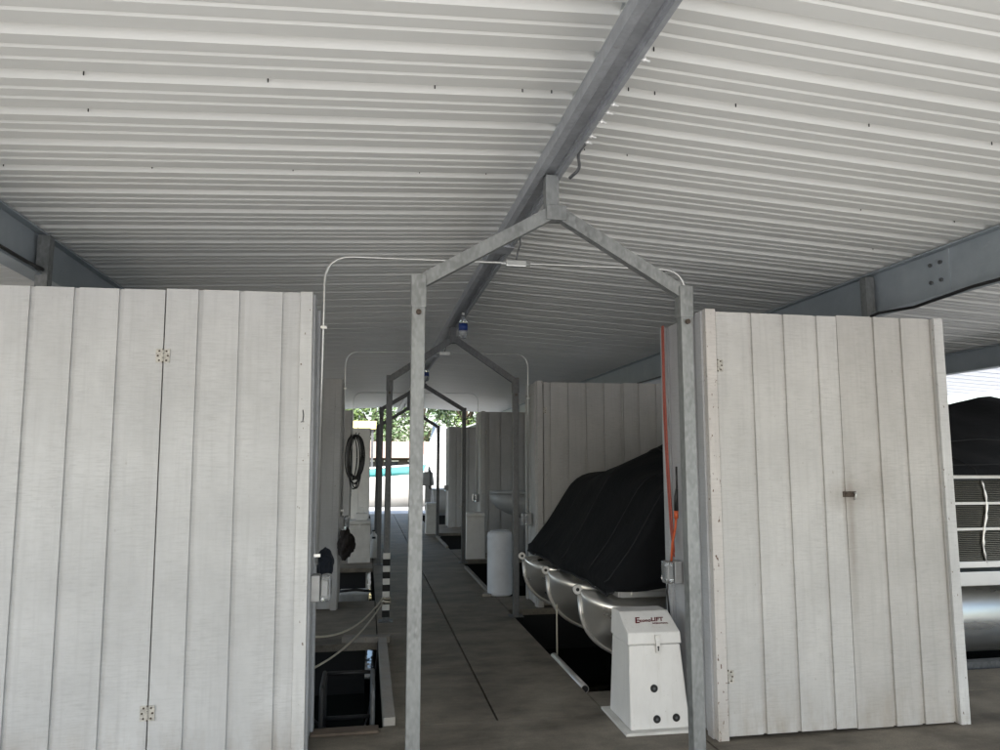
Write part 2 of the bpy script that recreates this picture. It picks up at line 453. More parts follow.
def ibeam(x, label, zt, h, cable=None, splice=None):
    o = thing('steel_beam', label, 'beam', (x, 0, zt), 'blue grey roof beams')
    mb = MB()
    mb.box(-.008, .008, Y0R+.05, Y1R-.1, -h+.012, -.012)
    mb.box(-.06, .06, Y0R+.05, Y1R-.1, -.012, 0).box(-.06, .06, Y0R+.05, Y1R-.1, -h, -h+.012)
    mb.build('web', M['beam'], o)
    sgn = -1 if x > RX else 1
    for y in (-.2, 4.35, 8.9, 13.4):
        xs = sorted((sgn*.008, sgn*.014))
        MB().box(xs[0], xs[1], y-.22, y+.22, -h+.016, -.016).build('splice_plate', M['beam'], o)
        for dy in (-.15, -.06):
            for dz in (-.28, -.66):
                MB().cyl((sgn*.014, y+dy, h*dz), (sgn*.028, y+dy, h*dz), .013, 6).build('bolt', M['galv_dark'], o)
    if cable:
        MB().tube(cable, .011, 6).build('cable', M['black'], o)
    return o
def zroof(x): return RZ - SL*abs(x-RX)
ZB = zroof(3.8)-.003
ibeam(3.8, 'blue grey steel roof beam with a black cable, over the right front shed', ZB, .32,
      [(-.075, 2.6, -.37), (-.075, 3.2, -.345), (-.075, 3.9, -.335), (-.075, 4.4, -.36), (-.075, 4.75, -.33), (-.07, 4.86, -.335), (-.07, 9, -.33), (-.07, 15, -.33)])
ibeam(-2.07, 'blue grey steel roof beam over the left front shed', zroof(-2.07)-.003, .28,
      [(.075, 2.6, -.25), (.075, 3.6, -.262), (.075, 4.6, -.26), (.075, 4.83, -.25)])
ibeam(6.75, 'blue grey steel roof beam far right, beyond the corrugated bay of the first beam', zroof(6.75)-.003, .24)
for x, tz in ((3.8, ZB-.02), (-2.07, zroof(-2.07)-.02), (6.75, zroof(6.75)-.02)):
    for y in (4.88, 8.6, 13.3, 18.3):
        if x > 5 and y < 6: continue
        lab = {3.8: 'galvanised square post under the right roof beam, standing behind the sheds',
               -2.07: 'galvanised square post under the left roof beam, standing behind the sheds',
               6.75: 'galvanised square post under the outermost right roof beam'}[x]
        if y == 4.88: lab = {3.8: 'nearest galvanised post under the right roof beam, rising just behind the right front shed',
                             -2.07: 'nearest galvanised post under the left roof beam, rising just behind the left front shed'}[x]
        o = thing('roof_post', lab, 'post', (x, y, 0), 'square posts carrying the roof beams')
        sgn = -1 if x > RX else 1
        MB().box(sgn*.062-.035, sgn*.062+.035, -.035, .035, WZ-1, tz-.01).build('post_tube', M['galv'], o)
        MB().box(sgn*.062-.075, sgn*.062+.075, -.06, .06, tz-.36, tz-.345).build('saddle_plate', M['galv_dark'], o)

# ---------------------------------------------------------------- portal frames on the walkway
def portal(Y, xl, xr, ztop, zap, mat, label, t=.062, tape=False):
    o = thing('portal_frame', label, 'frame', ((xl+xr)/2, Y, 0), 'peaked steel frames standing along the walkway')
    hx = (xr-xl)/2
    for s in (-1, 1):
        p = MB().box(s*hx-t/2, s*hx+t/2, -t/2, t/2, .008, ztop-.10, .004).build('post', mat, o)
        MB().box(s*hx-.07, s*hx+.07, -.07, .07, .0, .008).build('base_plate', mat, p)
        q = MB().box(s*hx-t/2-.004, s*hx+t/2+.004, -t/2-.004, t/2+.004, ztop-.13, ztop+.03, .004).build('sleeve', mat, o)
        MB().cyl((s*hx, -t/2-.004, ztop-.155), (s*hx, -t/2-.016, ztop-.155), .013, 8).build('bolt', M['rust'], o)
        MB().bar((s*(hx-t*.35), 0, ztop+.005), (s*.012, 0, zap), .05, .062).build('rafter', mat, o)
        if tape and s < 0:
            for k in range(5):
                z = .045+k*.125
                MB().box(s*hx-t/2-.006, s*hx+t/2+.006, -t/2-.006, t/2+.006, z, z+.065, .003).build('black_tape', M['tape'], p)
                MB().box(s*hx-t/2-.004, s*hx+t/2+.004, -t/2-.004, t/2+.004, z+.0655, z+.1245, .003).build('white_tape', M['white_soiled'], p)
    z2 = 3.0
    MB().box(-.033+(RX-(xl+xr)/2)*.5, .033+(RX-(xl+xr)/2)*.5, -.03, .03, zap-.035, z2).build('hanger', mat, o)
    MB().box(-.05, .05, -.036, .036, zap-.045, zap+.03, .003).build('gusset', mat, o)
    return o
portal(3.42, .224, 1.57, 2.435, 2.815, M['galv'], 'nearest and tallest looking pale galvanised portal frame, first on the walkway')
portal(7.62, .215, 1.545, 2.445, 2.875, M['galv_dark'], 'dark grey portal frame with black and white taped left post', tape=True)
portal(11.72, .21, 1.53, 2.42, 2.80, M['galv_dark'], 'dark grey portal frame third along the walkway, beside the slim white pedestal box')
portal(15.75, .21, 1.50, 2.33, 2.72, M['galv_dark'], 'farthest dark grey portal frame, against the bright end of the dock')

# ---------------------------------------------------------------- storage sheds
def siding(mb, u0, u1, z0, z1, grooves, w=.026, d=.013, thick=.020, axis='y', at=0, out=-1):
    """grooved plywood sheet; outer face on plane 'at' facing direction out"""
    prof = [(u0, at)]
    for g in grooves:
        if u0+.012 < g < u1-.012:
            prof += [(g-w/2, at), (g-w/2+.0008, at-out*d), (g+w/2-.0008, at-out*d), (g+w/2, at)]
    prof += [(u1, at)]
    pts = prof + [(u1, at-out*thick), (u0, at-out*thick)]
    if axis == 'y': mb.prism(pts, 'z', z0, z1)
    else: mb.prism([(v, u) for u, v in pts], 'z', z0, z1)
    return mb
def hinge(parent, x, y, z, mat, rust=None):
    mb = MB()
    for q in (-1, 1):
        a, b = (x+.004, x+.035) if q > 0 else (x-.035, x-.004)
        mb.box(a, b, y-.004, y-.0005, z-.037, z+.037)
        for zz in ((-.030,-.012),(.012,.030)) if q > 0 else ((-.009,.009),):
            mb.box(x-.0045, x+.0045, y-.009, y-.0005, z+zz[0], z+zz[1])
    n = len(mb.bm.faces)
    mb.cyl((x, y-.004, z-.038), (x, y-.004, z+.038), .0032, 8)
    for q in (-1, 1):
        for dz in (-.025, 0, .025):
            mb.cyl((x+q*(.018 if dz else .025), y-.003, z+dz), (x+q*(.018 if dz else .025), y-.0055, z+dz), .0055, 8)
    o = mb.build('hinge', mat, parent)
    o.data.materials.append(M['rust'])
    for k, p in enumerate(o.data.polygons):
        if k >= n: p.material_index = 1
    return o

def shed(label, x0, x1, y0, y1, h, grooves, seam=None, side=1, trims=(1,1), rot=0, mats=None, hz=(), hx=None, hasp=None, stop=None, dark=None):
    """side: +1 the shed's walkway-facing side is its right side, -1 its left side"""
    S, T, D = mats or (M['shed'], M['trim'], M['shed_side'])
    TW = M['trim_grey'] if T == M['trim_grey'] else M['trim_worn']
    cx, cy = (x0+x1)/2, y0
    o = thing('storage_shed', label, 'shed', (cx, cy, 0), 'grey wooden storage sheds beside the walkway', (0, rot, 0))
    X = lambda x: x-cx
    dp = y1-y0
    tw = .068
    # front siding: split at the door seam
    L, Rr = X(x0)+(tw if trims[0] else 0), X(x1)-(tw if trims[1] else 0)
    g = [X(q) for q in grooves]
    zb = .012
    if seam is not None:
        s0, s1 = seam
        a, b = X(s0) if s0 is not None else L, X(s1) if s1 is not None else Rr
        if a > L+.01: siding(MB(), L, a-.004, zb, h, g, at=.0).build('front_panel', S, o)
        if b < Rr-.01: siding(MB(), b+.004, Rr, zb, h, g, at=.0).build('front_panel', dark or S, o)
        dr = siding(MB(), a+.002, b-.002, zb+.008, h-.008, g, at=-.003, thick=.021).build('door', S, o)
        for z in hz: hinge(dr, X(hx), -.003 if trims[0] else -.003, z, M['brass'])
        if hasp:
            mb = MB(); zz = hasp[1]; xx = X(hasp[0])
            mb.box(xx-.035, xx+.052, -.010, -.004, zz-.017, zz+.017).box(xx-.02, xx+.02, -.014, -.010, zz-.011, zz+.012)
            hp = mb.build('hasp', M['rust'], dr)
            mb = MB(); mb.tube([(xx+.038, -.012, zz+.006), (xx+.038, -.024, zz+.010), (xx+.038, -.026, zz-.006), (xx+.038, -.018, zz-.024), (xx+.037, -.014, zz-.034)], .0055, 8)
            mb.build('pin', M['conduit'], hp)
    else:
        siding(MB(), L, Rr, zb, h, g, at=0).build('front_panel', S, o)
    if trims[0]: MB().box(X(x0), X(x0)+tw-.002, -.014, .03, 0, h+.006, .003).build('corner_trim', TW if side < 0 else T, o)
    if trims[1]: MB().box(X(x1)-tw+.002, X(x1), -.020, .03, 0, h+.002, .003).build('corner_trim', T, o)
    # walls behind
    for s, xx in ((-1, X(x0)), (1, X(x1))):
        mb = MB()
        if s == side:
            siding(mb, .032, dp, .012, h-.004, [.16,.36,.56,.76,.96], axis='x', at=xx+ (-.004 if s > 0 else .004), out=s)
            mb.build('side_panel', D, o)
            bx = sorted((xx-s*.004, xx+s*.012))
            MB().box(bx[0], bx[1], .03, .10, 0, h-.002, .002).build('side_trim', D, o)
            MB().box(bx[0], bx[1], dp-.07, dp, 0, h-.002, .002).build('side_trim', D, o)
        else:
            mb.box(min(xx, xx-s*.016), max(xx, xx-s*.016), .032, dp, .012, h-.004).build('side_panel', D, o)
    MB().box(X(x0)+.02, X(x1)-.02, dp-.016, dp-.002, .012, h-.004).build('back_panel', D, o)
    MB().box(X(x0)+.018, X(x1)-.018, .018, dp-.018, h-.03, h-.012).build('top_panel', D, o)
    return o

def gr(a, b, step=.212): 
    out = []; x = a
    while x < b: out.append(x); x += step
    return out
L1 = shed('large pale grey shed filling the left foreground, with two hinges on its front', -3.62, -.289, 4.115, 4.66, 2.50,
     [-3.45,-3.23,-3.02,-2.80,-2.57,-2.36,-2.145,-1.928,-1.713,-1.501,-1.28,-.881,-.668,-.44], seam=(-1.95, -1.06), side=1, trims=(0,1), rot=R(-.6), hz=(2.133,.313), hx=-1.06)
# handwritten stroke on its corner trim
cx = (-3.62-.289)/2
MB().tube([(-.330-cx,-.0212,1.845),(-.326-cx,-.0212,1.815),(-.329-cx,-.0212,1.785)], .0028, 5).tube([(-.340-cx,-.0212,1.779),(-.330-cx,-.0212,1.781),(-.322-cx,-.0212,1.780)], .0022, 5).build('pencil_mark', M['pencil'], L1)
R1 = shed('pale grey shed in the right foreground with a rusty hasp on its door', 2.000, 3.640, 4.085, 4.745, 2.50,
     [2.083,2.296,2.513,2.74,2.951+.19,3.136+.2,3.553], seam=(2.070, 2.888), side=-1, trims=(1,1), rot=R(.1), hz=(2.16,.35), hx=2.074, hasp=(2.905,1.384), mats=(M['shed_stained'], M['trim'], M['shed_side']), dark=M['shed_dingy'])
R2 = shed('mid grey shed behind the black covered boat on the right', 1.875, 3.75, 8.03, 8.6, 2.49, gr(2.02, 3.7), seam=(1.95, 2.9), side=-1, hz=(2.16,.35), hx=1.952, mats=(M['shed_grey'], M['trim_grey'], M['trim_grey']))
R3 = shed('grey shed on the right behind the small grey boat bow', 1.975, 3.6, 12.75, 13.35, 2.47, gr(2.1, 3.6), seam=(2.045, 2.85), side=-1, hz=(2.1,.35), hx=2.047, mats=(M['shed_grey'], M['trim_grey'], M['trim_grey']))
R4 = shed('farthest right grey shed, with a framed door of short height, near the bright dock end', 1.98, 3.6, 17.9, 18.6, 2.44, gr(2.15, 3.6, .3), seam=(2.25, 3.3), side=-1, hz=(1.75,.5), hx=2.25, mats=(M['shed_grey'], M['trim_grey'], M['trim_grey']))
MB().box(-.54, .51, -.012, -.0035, 1.93, 1.96).build('door_head', M['shed_side'], R4)
L2 = shed('grey shed on the left with a junction box, behind the open slip', -2.4, -.292, 8.28, 8.80, 2.50, gr(-2.3, -.4, .2), side=1, mats=(M['shed_grey'], M['trim_grey'], M['trim_grey']))
L3 = shed('narrow looking grey shed on the left with black hose coils hanging on it', -2.4, -.285, 13.1, 13.6, 2.48, gr(-2.3, -.4), side=1, mats=(M['shed_grey'], M['trim_grey'], M['trim_grey']))
L4 = shed('shed farthest along the left side, daylight painted into its pale colour', -2.4, .065, 19.4, 20.0, 2.46, gr(-2.3, 0, .3), side=1, mats=(M['shed_lit'], M['shed_lit'], M['shed_lit']))

# ---------------------------------------------------------------- conduits
def conduit(Y, xl, xr, zl, zr, zt, label, r=.0075, box_x=None, rad=.16):
    o = thing('conduit', label, 'conduit', (RX, Y, zt), 'thin electrical conduits arching over the walkway')
    P = [(xl-RX, 0, zl-zt), (xl-RX, 0, 0), (0, 0, .012), (xr-RX, 0, .02), (xr-RX, 0, zr-zt)]
    MB().tube(fillet(P, rad), r, 8).build('pipe', M['conduit'], o)
    bx = (box_x or RX)-RX
    b = MB().box(bx-.062, bx+.062, -.02, .02, -.012, .028, .006).build('junction_box', M['conduit'], o)
    MB().cyl((bx-.09, 0, .008), (bx+.09, 0, .008), .012, 8).build('fitting', M['conduit'], b)
    MB().tube([(bx, 0, .02), (bx+.012, 0, .08), (bx+.03, .0, .13), (bx+.02, 0, 3.0-zt)], .006, 6).build('hanger_hook', M['galv_dark'], o)
    for s, xx, z in ((1, xl, zt-.42), (1, xl, zl+.05), (1, xr, zt-.5)):
        MB().box(xx-RX-.014, xx-RX+.02, -.012, .012, z-zt-.008, z-zt+.008).build('strap', M['conduit'], o)
    return o
conduit(4.22, -.262, 1.950, 1.02, 1.53, 2.762, 'nearest thin conduit arching over the first portal frame, with white junction box')
conduit(8.35, -.262, 1.845, 1.0, .95, 2.82, 'second thin conduit, arching just over the taped portal frame')
conduit(13.0, -.255, 1.945, 1.0, .95, 2.79, 'third thin conduit arch, ending at the outlet above the slim pedestal box')
conduit(18.0, -.23, 1.955, 1.0, .95, 2.68, 'farthest thin conduit arch, just before the bright dock end')

def outlet(x, y, z, s, label):
    """weatherproof outlet: grey back box, clear bubble cover; s = direction it faces along X"""
    o = thing('outlet_box', label, 'outlet box', (x, y, z), 'outlet boxes on the shed corners')
    a = sorted((0, s*.05))
    MB().box(a[0], a[1], -.045, .045, -.07, .07, .006).build('back_box', M['box_grey'], o)
    a = sorted((s*.052, s*.11))
    MB().box(a[0], a[1], -.048, .048, -.072, .072, .022).build('bubble_cover', M['clear'], o)
    MB().box(sorted((s*.06, s*.09))[0], sorted((s*.06, s*.09))[1], -.03, .03, -.04, .04, .004).build('receptacle', M['box_grey'], o)
    return o
outlet(-.286, 4.2, .90, 1, 'outlet box with clear bubble cover on the left front shed corner')
outlet(1.992, 4.53, .88, -1, 'outlet box under the orange cord on the right front shed')
outlet(-.288, 8.36, .92, 1, 'white outlet box on the second left shed')
outlet(1.86, 8.3, .93, -1, 'outlet box on the shed corner beside the covered boat bow')
outlet(1.96, 12.95, .95, -1, 'outlet box above the slim white pedestal')
outlet(1.965, 17.98, .95, -1, 'outlet box on the farthest right shed')

# orange extension cord and red cord on right front shed side
xs = 1.972
o = thing('extension_cord', 'orange extension cord with black plug plugged into the right shed outlet', 'cord', (xs, 4.53, 0))
MB().tube([(-.03,.01,.93),(-.022,-.0,1.06),(-.012,-.03,1.16),(-.012,-.045,1.22)], .008, 6).build('cord', M['orange'], o)
MB().tube([(-.012,-.045,1.22),(-.012,-.05,1.27)], .014, 8).build('connector', M['orange'], o)
MB().tube([(-.012,-.05,1.27),(-.012,-.055,1.36),(-.008,-.06,1.41)], [.014,.013,.008], 8).tube([(-.008,-.06,1.41),(-.008,-.062,1.55)], .0065, 6).build('plug', M['black'], o)
MB().tube([(-.05,.02,.83),(-.05,.04,.75),(-.03,.06,.6),(-.02,.08,.45)], .006, 6).build('lead', M['black'], o)
o = MB()
o.tube([(1.975,4.645,2.505),(1.968,4.63,2.48),(1.966,4.63,2.1),(1.966,4.605,1.6),(1.966,4.57,1.25),(1.968,4.55,1.0)], .0065, 6)
o.tube([(1.975,4.665,2.505),(1.968,4.65,2.47),(1.966,4.65,1.9),(1.966,4.625,1.5),(1.966,4.59,1.15),(1.968,4.55,.97)], .0055, 6)
tag(o.build('cord_loop', M['red']), 'faded red cord hanging down the side of the right front shed', 'cord')

# ---------------------------------------------------------------- lift motor box (front right)
def lettering(txt, size, mat, parent, mw, shear=0, bold=0, sx=1):
    cu = bpy.data.curves.new('lettering', 'FONT'); cu.body = txt; cu.size = size; cu.shear = shear
    cu.extrude = .0006; cu.offset = bold; cu.align_x = 'CENTER'; cu.align_y = 'CENTER'
    t = bpy.data.objects.new('tmp', cu); COL.objects.link(t)
    me = bpy.data.meshes.new_from_object(t.evaluated_get(bpy.context.evaluated_depsgraph_get()))
    bpy.data.objects.remove(t); bpy.data.curves.remove(cu)
    me.transform(mw @ Matrix.Diagonal((sx,1,1,1))); me.materials.clear(); me.materials.append(mat)
    ob = bpy.data.objects.new('lettering', me); COL.objects.link(ob); ob.parent = parent
    return ob
def taper_box(mb, b, t, z0, z1, bev=.012):
    """b,t = (x0,x1,y0,y1) at bottom and top"""
    v = [mb.bm.verts.new(p) for p in ((b[0],b[2],z0),(b[1],b[2],z0),(b[1],b[3],z0),(b[0],b[3],z0),(t[0],t[2],z1),(t[1],t[2],z1),(t[1],t[3],z1),(t[0],t[3],z1))]
    fs = [mb.bm.faces.new([v[i] for i in q]) for q in ((3,2,1,0),(4,5,6,7),(0,1,5,4),(1,2,6,5),(2,3,7,6),(3,0,4,7))]
    if bev: bmesh.ops.bevel(mb.bm, geom=list({e for f in fs for e in f.edges}), offset=bev, segments=3, profile=.6, affect='EDGES')
    return mb
o = thing('lift_motor_box', 'white tapered boat lift motor box with red lettering beside the right front shed', 'motor box', (1.735, 4.27, .0), None, (0,0,R(-1)))
bw, bd = .185, .20       # half width front at base
MB().box(-.225, .225, -.035, .46, .0, .016, .003).build('base_plate', M['white_soiled'], o)
body = taper_box(MB(), (-bw, bw, .0, .40), (-bw+.012, bw-.035, .04, .36), .017, .490).build('body', M['white_box'], o)
# lid: short collar then slope up to the back
mb = MB()
x0, x1 = -bw+.004, bw-.028
v = [mb.bm.verts.new(p) for p in ((x0,.032,.493),(x1,.032,.493),(x1,.368,.493),(x0,.368,.493),
     (x0+.004,.040,.560),(x1-.004,.040,.560),(x1-.012,.21,.655),(x0+.004,.21,.655),(x1-.014,.355,.655),(x0+.004,.355,.655))]
fs = [mb.bm.faces.new([v[i] for i in q]) for q in ((3,2,1,0),(0,1,5,4),(4,5,6,7),(7,6,8,9),(9,8,2,3),(1,2,8,6,5),(0,4,7,9,3))]
bmesh.ops.bevel(mb.bm, geom=list({e for f in fs for e in f.edges}), offset=.010, segments=3, profile=.6, affect='EDGES')
lid = mb.build('lid', M['white_box'], o)
mb = MB(); mb.box(-.012, .016, .022, .032, .522, .548).box(-.010, .016, .018, .034, .445, .522, .002)
lat = mb.build('latch', M['alu_pale'], lid)
MB().box(.000, .007, .0155, .018, .458, .476).cyl((.003,.015,.480), (.003,.018,.480), .006, 10).build('keyhole', M['black'], lat)
for px, pz in ((-.03,.245), (-.022,.075), (.098,.078)):
    yy = .0 + .04*(pz-.017)/.49 
    mb = MB(); mb.cyl((px, yy-.004, pz), (px, yy+.008, pz), .0225, 20)
    g = mb.build('grommet', M['black'], body)
    MB().cyl((px, yy-.006, pz), (px, yy-.003, pz), .008, 12).build('grommet_stud', M['galv_dark'], g)
ang = math.atan2(.095, .17)
mw = Matrix.Translation((-.01, .125, .6325)) @ Matrix.Rotation(ang, 4, 'X')
mw = Matrix.Translation((-.005, .128, .6098)) @ Matrix.Rotation(ang, 4, 'X')
lettering('E', .070, M['sign_red'], lid, mw @ Matrix.Translation((-.085, .006, .0012)), .3, .0015, .9)
lettering('cono', .038, M['sign_red'], lid, mw @ Matrix.Translation((-.032, .004, .0012)), .3, .001, .95)
lettering('LIFT', .046, M['sign_red'], lid, mw @ Matrix.Translation((.046, .010, .0012)), .25, .0012, .95)
lettering('INTERNATIONAL', .015, M['sign_red'], lid, mw @ Matrix.Translation((.058, -.024, .0012)), .2, .0004, .85)

# ---------------------------------------------------------------- pontoon boat with black cover
def tube_ring(x, zt, zb, yc, ww, wedge=0, n=36):
    zc, hz = (zt+zb)/2, (zt-zb)/2
    out = []
    for k in range(n):
        a = 2*math.pi*k/n; t = (math.sin(a)+1)/2
        y = math.cos(a)
        yw = math.copysign(min(1, t*1.35)**.85 * min(1, ((1-t)*5))**.5, math.cos(a)) if abs(math.cos(a)) > 1e-6 else 0
        out.append((x, yc+ww*(y*(1-wedge)+yw*wedge), zc+hz*math.sin(a)))
    return out
boat = thing('pontoon_boat', 'silver triple tube pontoon boat raised in the slip behind the right front shed', 'boat', (1.62, 6.55, 0))
TR = .29
for yc in (-1.02, 0, 1.02):
    rings = []; keel = []
    for i in range(25):
        u = i/24; x = .95*u**1.35
        drop = math.sin(math.acos(max(0, 1-u)))            # quarter-ellipse sweep of the nose underside
        zt = .612 - .012*u; zb = zt - .035 - (2*TR-.035)*drop
        wd = min(1, (x/.62))**.72
        rings.append(tube_ring(x, zt, zb, yc, .014+(TR-.014)*math.sin(wd*math.pi/2), 1-min(1, x/.95)))
        keel.append((x-.006, yc, zb-.002))
    rings.append(tube_ring(6.6, .60, .60-2*TR, yc, TR))
    mb = MB(); mb.loft(rings); tb = mb.build('pontoon', M['alu'], boat, True)
    mb = MB(); mb.tube(keel, .017, 8); mb.build('nose_keel', M['alu_pale'], tb)
    mb = MB(); mb.cyl((-.02, yc-.012, .615), (-.02, yc+.012, .615), .036, 16); lg = mb.build('tow_eye', M['alu_pale'], tb)
    MB().cyl((-.02, yc-.014, .615), (-.02, yc+.014, .615), .014, 12).build('eye_hole', M['black'], lg)
    mb = MB(); mb.tube([(.12,yc,.622),(1.5,yc,.618),(6.4,yc,.612)], .012, 6); mb.build('top_rib', M['alu_pale'], tb)
    mb = MB()
    for xx in (.55, 1.3, 2.2, 3.2, 4.2, 5.2):
        mb.box(xx-.03, xx+.03, yc-.12, yc+.12, .585, .635)
    mb.build('bracket', M['alu_pale'], tb)
MB().box(.24, 6.5, -1.30, 1.30, .635, .675).build('deck', M['alu_pale'], boat)
MB().box(.22, 6.52, -1.325, -1.302, .595, .705, .004).build('deck_trim', M['alu_pale'], boat)
MB().box(.22, 6.52, 1.302, 1.325, .595, .705, .004).build('deck_trim', M['alu_pale'], boat)
MB().box(.20, .22, -1.325, 1.325, .60, .70, .004).build('deck_trim', M['alu_pale'], boat)
# side fences: rails and glossy louvered panels
def m_louver():
    m, nt, b = new_mat('louvred_panel')
    v = coords(nt, (1,1,1)); w = nd(nt, 'ShaderNodeTexWave', wave_type='BANDS', bands_direction='Z', Scale=22, Distortion=0)
    nt.links.new(v, w.inputs['Vector'])
    nt.links.new(ramp(nt, w.outputs['Fac'], [(.25, (.03,.03,.03)), (.6, (.17,.165,.135))]), b.inputs['Base Color'])
    b.inputs['Metallic'].default_value = .85; b.inputs['Roughness'].default_value = .2
    bump(nt, b, w.outputs['Fac'], .5, .01)
    return m
M['louver'] = m_louver()
def m_panel_gloss():
    m, nt, b = new_mat('bronze_gloss_panel')
    f = noise(nt, coords(nt, (1,1,1)), 6, 3)
    nt.links.new(ramp(nt, f, [(.3, (.03,.028,.024)), (.7, (.05,.047,.04))]), b.inputs['Base Color'])
    b.inputs['Roughness'].default_value = .12; b.inputs['Metallic'].default_value = .6
    return m
M['panel'] = m_panel_gloss()
for ys in (-1.30, 1.30):
    f = MB(); f.box(1.2, 6.4, ys-.008, ys+.008, .75, 1.43).build('fence_panel', M['louver'], boat)
    for z, h in ((.735,.05), (1.03,.022), (1.235,.022), (1.445,.03)):
        MB().box(1.0, 6.42, ys-.02, ys+.02, z, z+h, .004).build('fence_rail', M['alu_pale'] if z < .8 else M['pvc'], boat)
    for x in (1.2, 2.4, 3.95, 4.9, 6.35):
        MB().box(x-.014, x+.014, ys-.016, ys+.016, .705, 1.45).build('fence_post', M['alu_pale'], boat)
# curved broken reflection on the near panel, put in as a bright strip
mb = MB(); pts = []
for i in range(21):
    u = i/20; pts.append((3.33+.03*math.sin(u*6.0), -1.315, 1.43-.66*u))
mb.tube(pts, [.007+.006*math.sin(i/20*math.pi)+.004*math.sin(i*2.2) for i in range(21)], 8); mb.build('panel_reflection', M['alu_pale'], boat)
# bow hardware
for y in (-.98, .98):
    mb = MB(); mb.tube(fillet([(.34,y-.09,.68),(.34,y-.07,.735),(.34,y+.07,.735),(.34,y+.09,.68)], .03), .011, 8).box(.31,.37,y-.1,y+.1,.676,.69)
    mb.build('cleat', M['alu_pale'], boat)
mb = MB(); mb.box(.205,.245,.40,.50,.66,.76,.006).cyl((.19,.45,.70),(.205,.45,.70),.03,12).cyl((.21,.36,.66),(.21,.54,.66),.03,12)
mb.build('docking_light', M['alu_pale'], boat)
MB().box(.30, 1.3, -1.345, -1.327, .615, .64).box(.3, 1.3, -1.345, -1.327, .665, .69).build('rub_rail', M['alu_pale'], boat)

# lift cradle beneath
lift = thing('boat_lift', 'grey steel lift cradle under the pontoon boat', 'boat lift', (1.62, 6.55, 0))
for x in (1.35, 4.9):
    MB().box(x-.05, x+.05, -1.38, 1.30, -.12, -.03).build('cross_beam', M['galv_dark'], lift)
for y in (-1.36, 1.36):
    MB().box(.9, 6.4, y-.04, y+.04, -.03, .035).build('side_beam', M['galv_dark'], lift)
for x in (1.35, 4.9):
    for y in (-1.02, 0, 1.02):
        MB().box(x-.2, x+.2, y-.07, y+.07, -.03, .012).build('bunk', M['brown_board'], lift)
    for y in (-1.34, 1.2):
        MB().box(x-.035, x+.035, y-.035, y+.035, WZ-.8, -.12).build('lift_leg', M['galv_dark'], lift)

